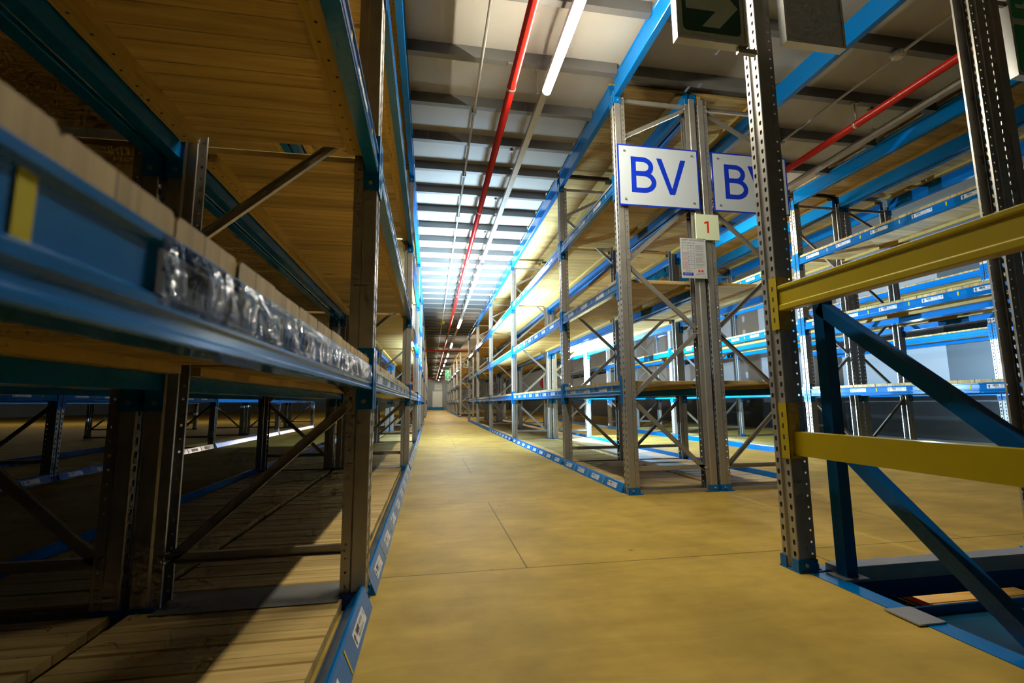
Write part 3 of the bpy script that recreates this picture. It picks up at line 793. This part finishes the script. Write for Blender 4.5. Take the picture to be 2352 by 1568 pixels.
t = box_sign('exit_sign', 1.325, 1.90, 2.665, .35, .37, 'green emergency exit sign with pale arrow hung on the perforated post', f)
mb = MB(); mb.box(.14, .24, -.01, .01, -.225, -.199, 'galv'); link('bracket', mb.mesh('bracket'), t)
t = box_sign('exit_sign', 1.90, 1.90, 2.72, .32, .36, 'plain pale sign panel seen blank beside the perforated post', None, back=True)
# running man sign
def runman(k, s=1.0):
    mb = MB(); P2 = lambda pts, z=.001: mb.face([(a * s, b * s, z) for a, b in pts], k)
    mb.face([(.03 * s + .028 * s * math.cos(a), .125 * s + .028 * s * math.sin(a), .001) for a in [2 * PI * j / 14 for j in range(14)]], k)
    P2([(-.03, .085), (.035, .095), (.015, -.01), (-.045, .0)])
    P2([(.035, .095), (.06, .03), (.115, .045), (.11, .068), (.075, .058), (.045, .095)])
    P2([(-.03, .085), (-.085, .075), (-.10, .015), (-.078, .01), (-.065, .055), (-.03, .06)])
    P2([(.015, -.01), (-.02, -.015), (.045, -.06), (.045, -.135), (.07, -.135), (.072, -.045)])
    P2([(-.045, .0), (-.01, -.02), (-.06, -.085), (-.135, -.085), (-.135, -.06), (-.075, -.06)])
    return mb
f = MB(); rounded(-.17, .17, .02, .33, .02, 'exitlit', f, .0005); f.merge(runman('cream'), T((0, .175, .0))) 
rounded(-.17, .17, -.33, -.02, .02, 'exitlit', f, .0005)
f.face([(a, b - .175, .001) for a, b in [(-.03, .13), (.03, .13), (.03, -.03), (.11, .05), (.11, -.03), (0, -.14), (-.11, -.03), (-.11, .05), (-.03, -.03)]][::-1], 'cream')
t = box_sign('exit_sign', 3.525, 2.0, 2.96, .36, .68, 'green running man exit sign behind the dark double post', f)
mb = MB(); mb.box(-.33, -.19, -.008, .008, .1, .13, 'galv'); link('bracket', mb.mesh('bracket'), t)
f = MB(); rounded(-.13, .13, .01, .25, .02, 'exitlit', f, .0005); f.merge(runman('white', .75), T((0, .13, 0))); rounded(-.13, .13, -.25, -.01, .02, 'exitlit', f, .0005)
f.merge(runman('white', .7), T((0, -.13, 0)))
box_sign('exit_sign', .95, 26.0, 2.28, .27, .52, 'small green exit sign jutting into the far end of the aisle', f)

# clear film over the nearest label channel
def film_strip(y0, y1, z0, z1, x, amp, seed):
    rnd = random.Random(seed); mb = MB(); ny, nz = 90, 6
    ph = [rnd.uniform(0, 6) for _ in range(6)]
    def pt(i, j):
        yy = y0 + (y1 - y0) * i / ny; zz = z0 + (z1 - z0) * j / nz
        d = amp * (math.sin(yy * 23 + ph[0] + 2 * j / nz) + .6 * math.sin(yy * 41 + ph[1] - 3 * j / nz) + .5 * math.sin(zz * 120 + yy * 12 + ph[2])) * math.sin(PI * j / nz)
        return (x + .003 + abs(d), yy, zz)
    vs = [[pt(i, j) for j in range(nz + 1)] for i in range(ny + 1)]
    for i in range(ny):
        for j in range(nz): mb.face([vs[i][j], vs[i + 1][j], vs[i + 1][j + 1], vs[i][j + 1]], 'film', True)
    return mb
near = [o for o in bpy.data.objects if o.get('label', '') == 'blue lowest-shelf front crossbeam, first bay of ' + d_la][0]
mb = MB(); src = film_strip(.43, 1.90, LV[0] + .030, LV[0] + .090, XLA, .0022, 4)
me = src.mesh('label_sleeve'); o = link('label_sleeve', me, near)
o.matrix_parent_inverse = (Matrix.Translation(near.location) @ Matrix.Rotation(PI, 4, 'Z')).inverted()
near['label'] = 'large blue lowest-shelf crossbeam with clear film, close beside the camera on the dim rack'

# ---------------------------------------------------------------- light
def light(kind, name, loc, energy, col, size=.3, rot=None, size_y=None, spot=None):
    ld = bpy.data.lights.new(name, kind); ld.energy = energy; ld.color = col
    if kind == 'AREA':
        ld.size = size
        if size_y: ld.shape = 'RECTANGLE'; ld.size_y = size_y
    else: ld.shadow_soft_size = size
    o = bpy.data.objects.new(name, ld); COL.objects.link(o); o.location = loc
    if rot: o.rotation_euler = rot
    return o
COOL = (.50, .75, 1.0)
def spot(name, loc, to, energy, angle, blend=.3, col=COOL):
    d = Vector(to) - Vector(loc)
    o = light('SPOT', name, loc, energy, col, 0, d.to_track_quat('-Z', 'Y').to_euler())
    o.data.spot_size = angle; o.data.spot_blend = blend; return o
spot('unseen_cool_spot', (2.40, 8.9, 1.30), (5.0, 8.2, 1.32), 2600, 2.75, .15)  # unseen cool source, added between the racks to light the row beyond
spot('side_cool_fill', (-.72, 8.4, 1.30), (1.6, 8.1, 1.75), 1000, 1.7, .5)  # unseen fill added inside the dim rack to brighten the BV beam faces
spot('cross_cool_fill', (2.40, 9.4, 1.30), (-.4, 10.6, 1.15), 1600, 1.15, .5)  # unseen cool fill, added to brighten the dim rack's aisle side
u = light('AREA', 'aisle_up_fill', (.70, 10.3, .715), 1100, COOL, .5, (PI, 0, 0), 4.6); u.data.spread = 1.95  # no lamp stands here: upward panel added to light ceiling and deck undersides
spot('aisle_floor_fill', (.70, 10.2, 1.9), (.75, 9.6, 0), 150, 2.4, .9, (.34, .62, 1.0))  # unseen spot added to brighten the floor midway down the aisle
spot('low_cool_fill', (2.42, 8.9, .50), (5.0, 8.3, .1), 420, 1.9, .4)  # added below the shelves, unseen, to light the floor past the BV rack
spot('second_aisle_fill', (4.15, 9.4, 1.9), (4.2, 8.6, 0), 520, 2.3, .8, (.36, .64, 1.0))  # unseen spot added to whiten the floor of the second aisle
light('POINT', 'side_cool_fill', (7.6, 6.2, 1.3), 60, COOL, 0)  # unseen fill point added for the last racks and the wall
light('AREA', 'cross_aisle_light', (-15, 23.5, 3.3), 200, (1.0, .9, .68), 22, (0, 0, 0), .5)
light('POINT', 'lower_floor_light', (3.1, 2.9, -.16), 9, (1, .9, .7), 0)
w = bpy.data.worlds.new('World'); SC.world = w; w.use_nodes = True
w.node_tree.nodes['Background'].inputs[0].default_value = (.5, .6, .8, 1); w.node_tree.nodes['Background'].inputs[1].default_value = .0

# ---------------------------------------------------------------- camera
F = 1086.6; YAW, PIT, ROL = .171734, .128952, -.0083069
cy, sy = math.cos(YAW), math.sin(YAW)
fwd = Vector((sy * math.cos(PIT), cy * math.cos(PIT), math.sin(PIT))); right = Vector((cy, -sy, 0)); up = right.cross(fwd)
r = right * math.cos(ROL) + up * math.sin(ROL); u = up * math.cos(ROL) - right * math.sin(ROL)
cd = bpy.data.cameras.new('camera'); cam = bpy.data.objects.new('camera', cd); COL.objects.link(cam)
cam.matrix_world = Matrix(((r.x, u.x, -fwd.x, 0), (r.y, u.y, -fwd.y, 0), (r.z, u.z, -fwd.z, .75), (0, 0, 0, 1)))
cd.sensor_fit = 'HORIZONTAL'; cd.sensor_width = 36; cd.lens = F / 2352 * 36; cd.clip_start = .02; cd.clip_end = 200
cd.dof.use_dof = True; cd.dof.focus_distance = 4.2; cd.dof.aperture_fstop = 4.0
SC.camera = cam
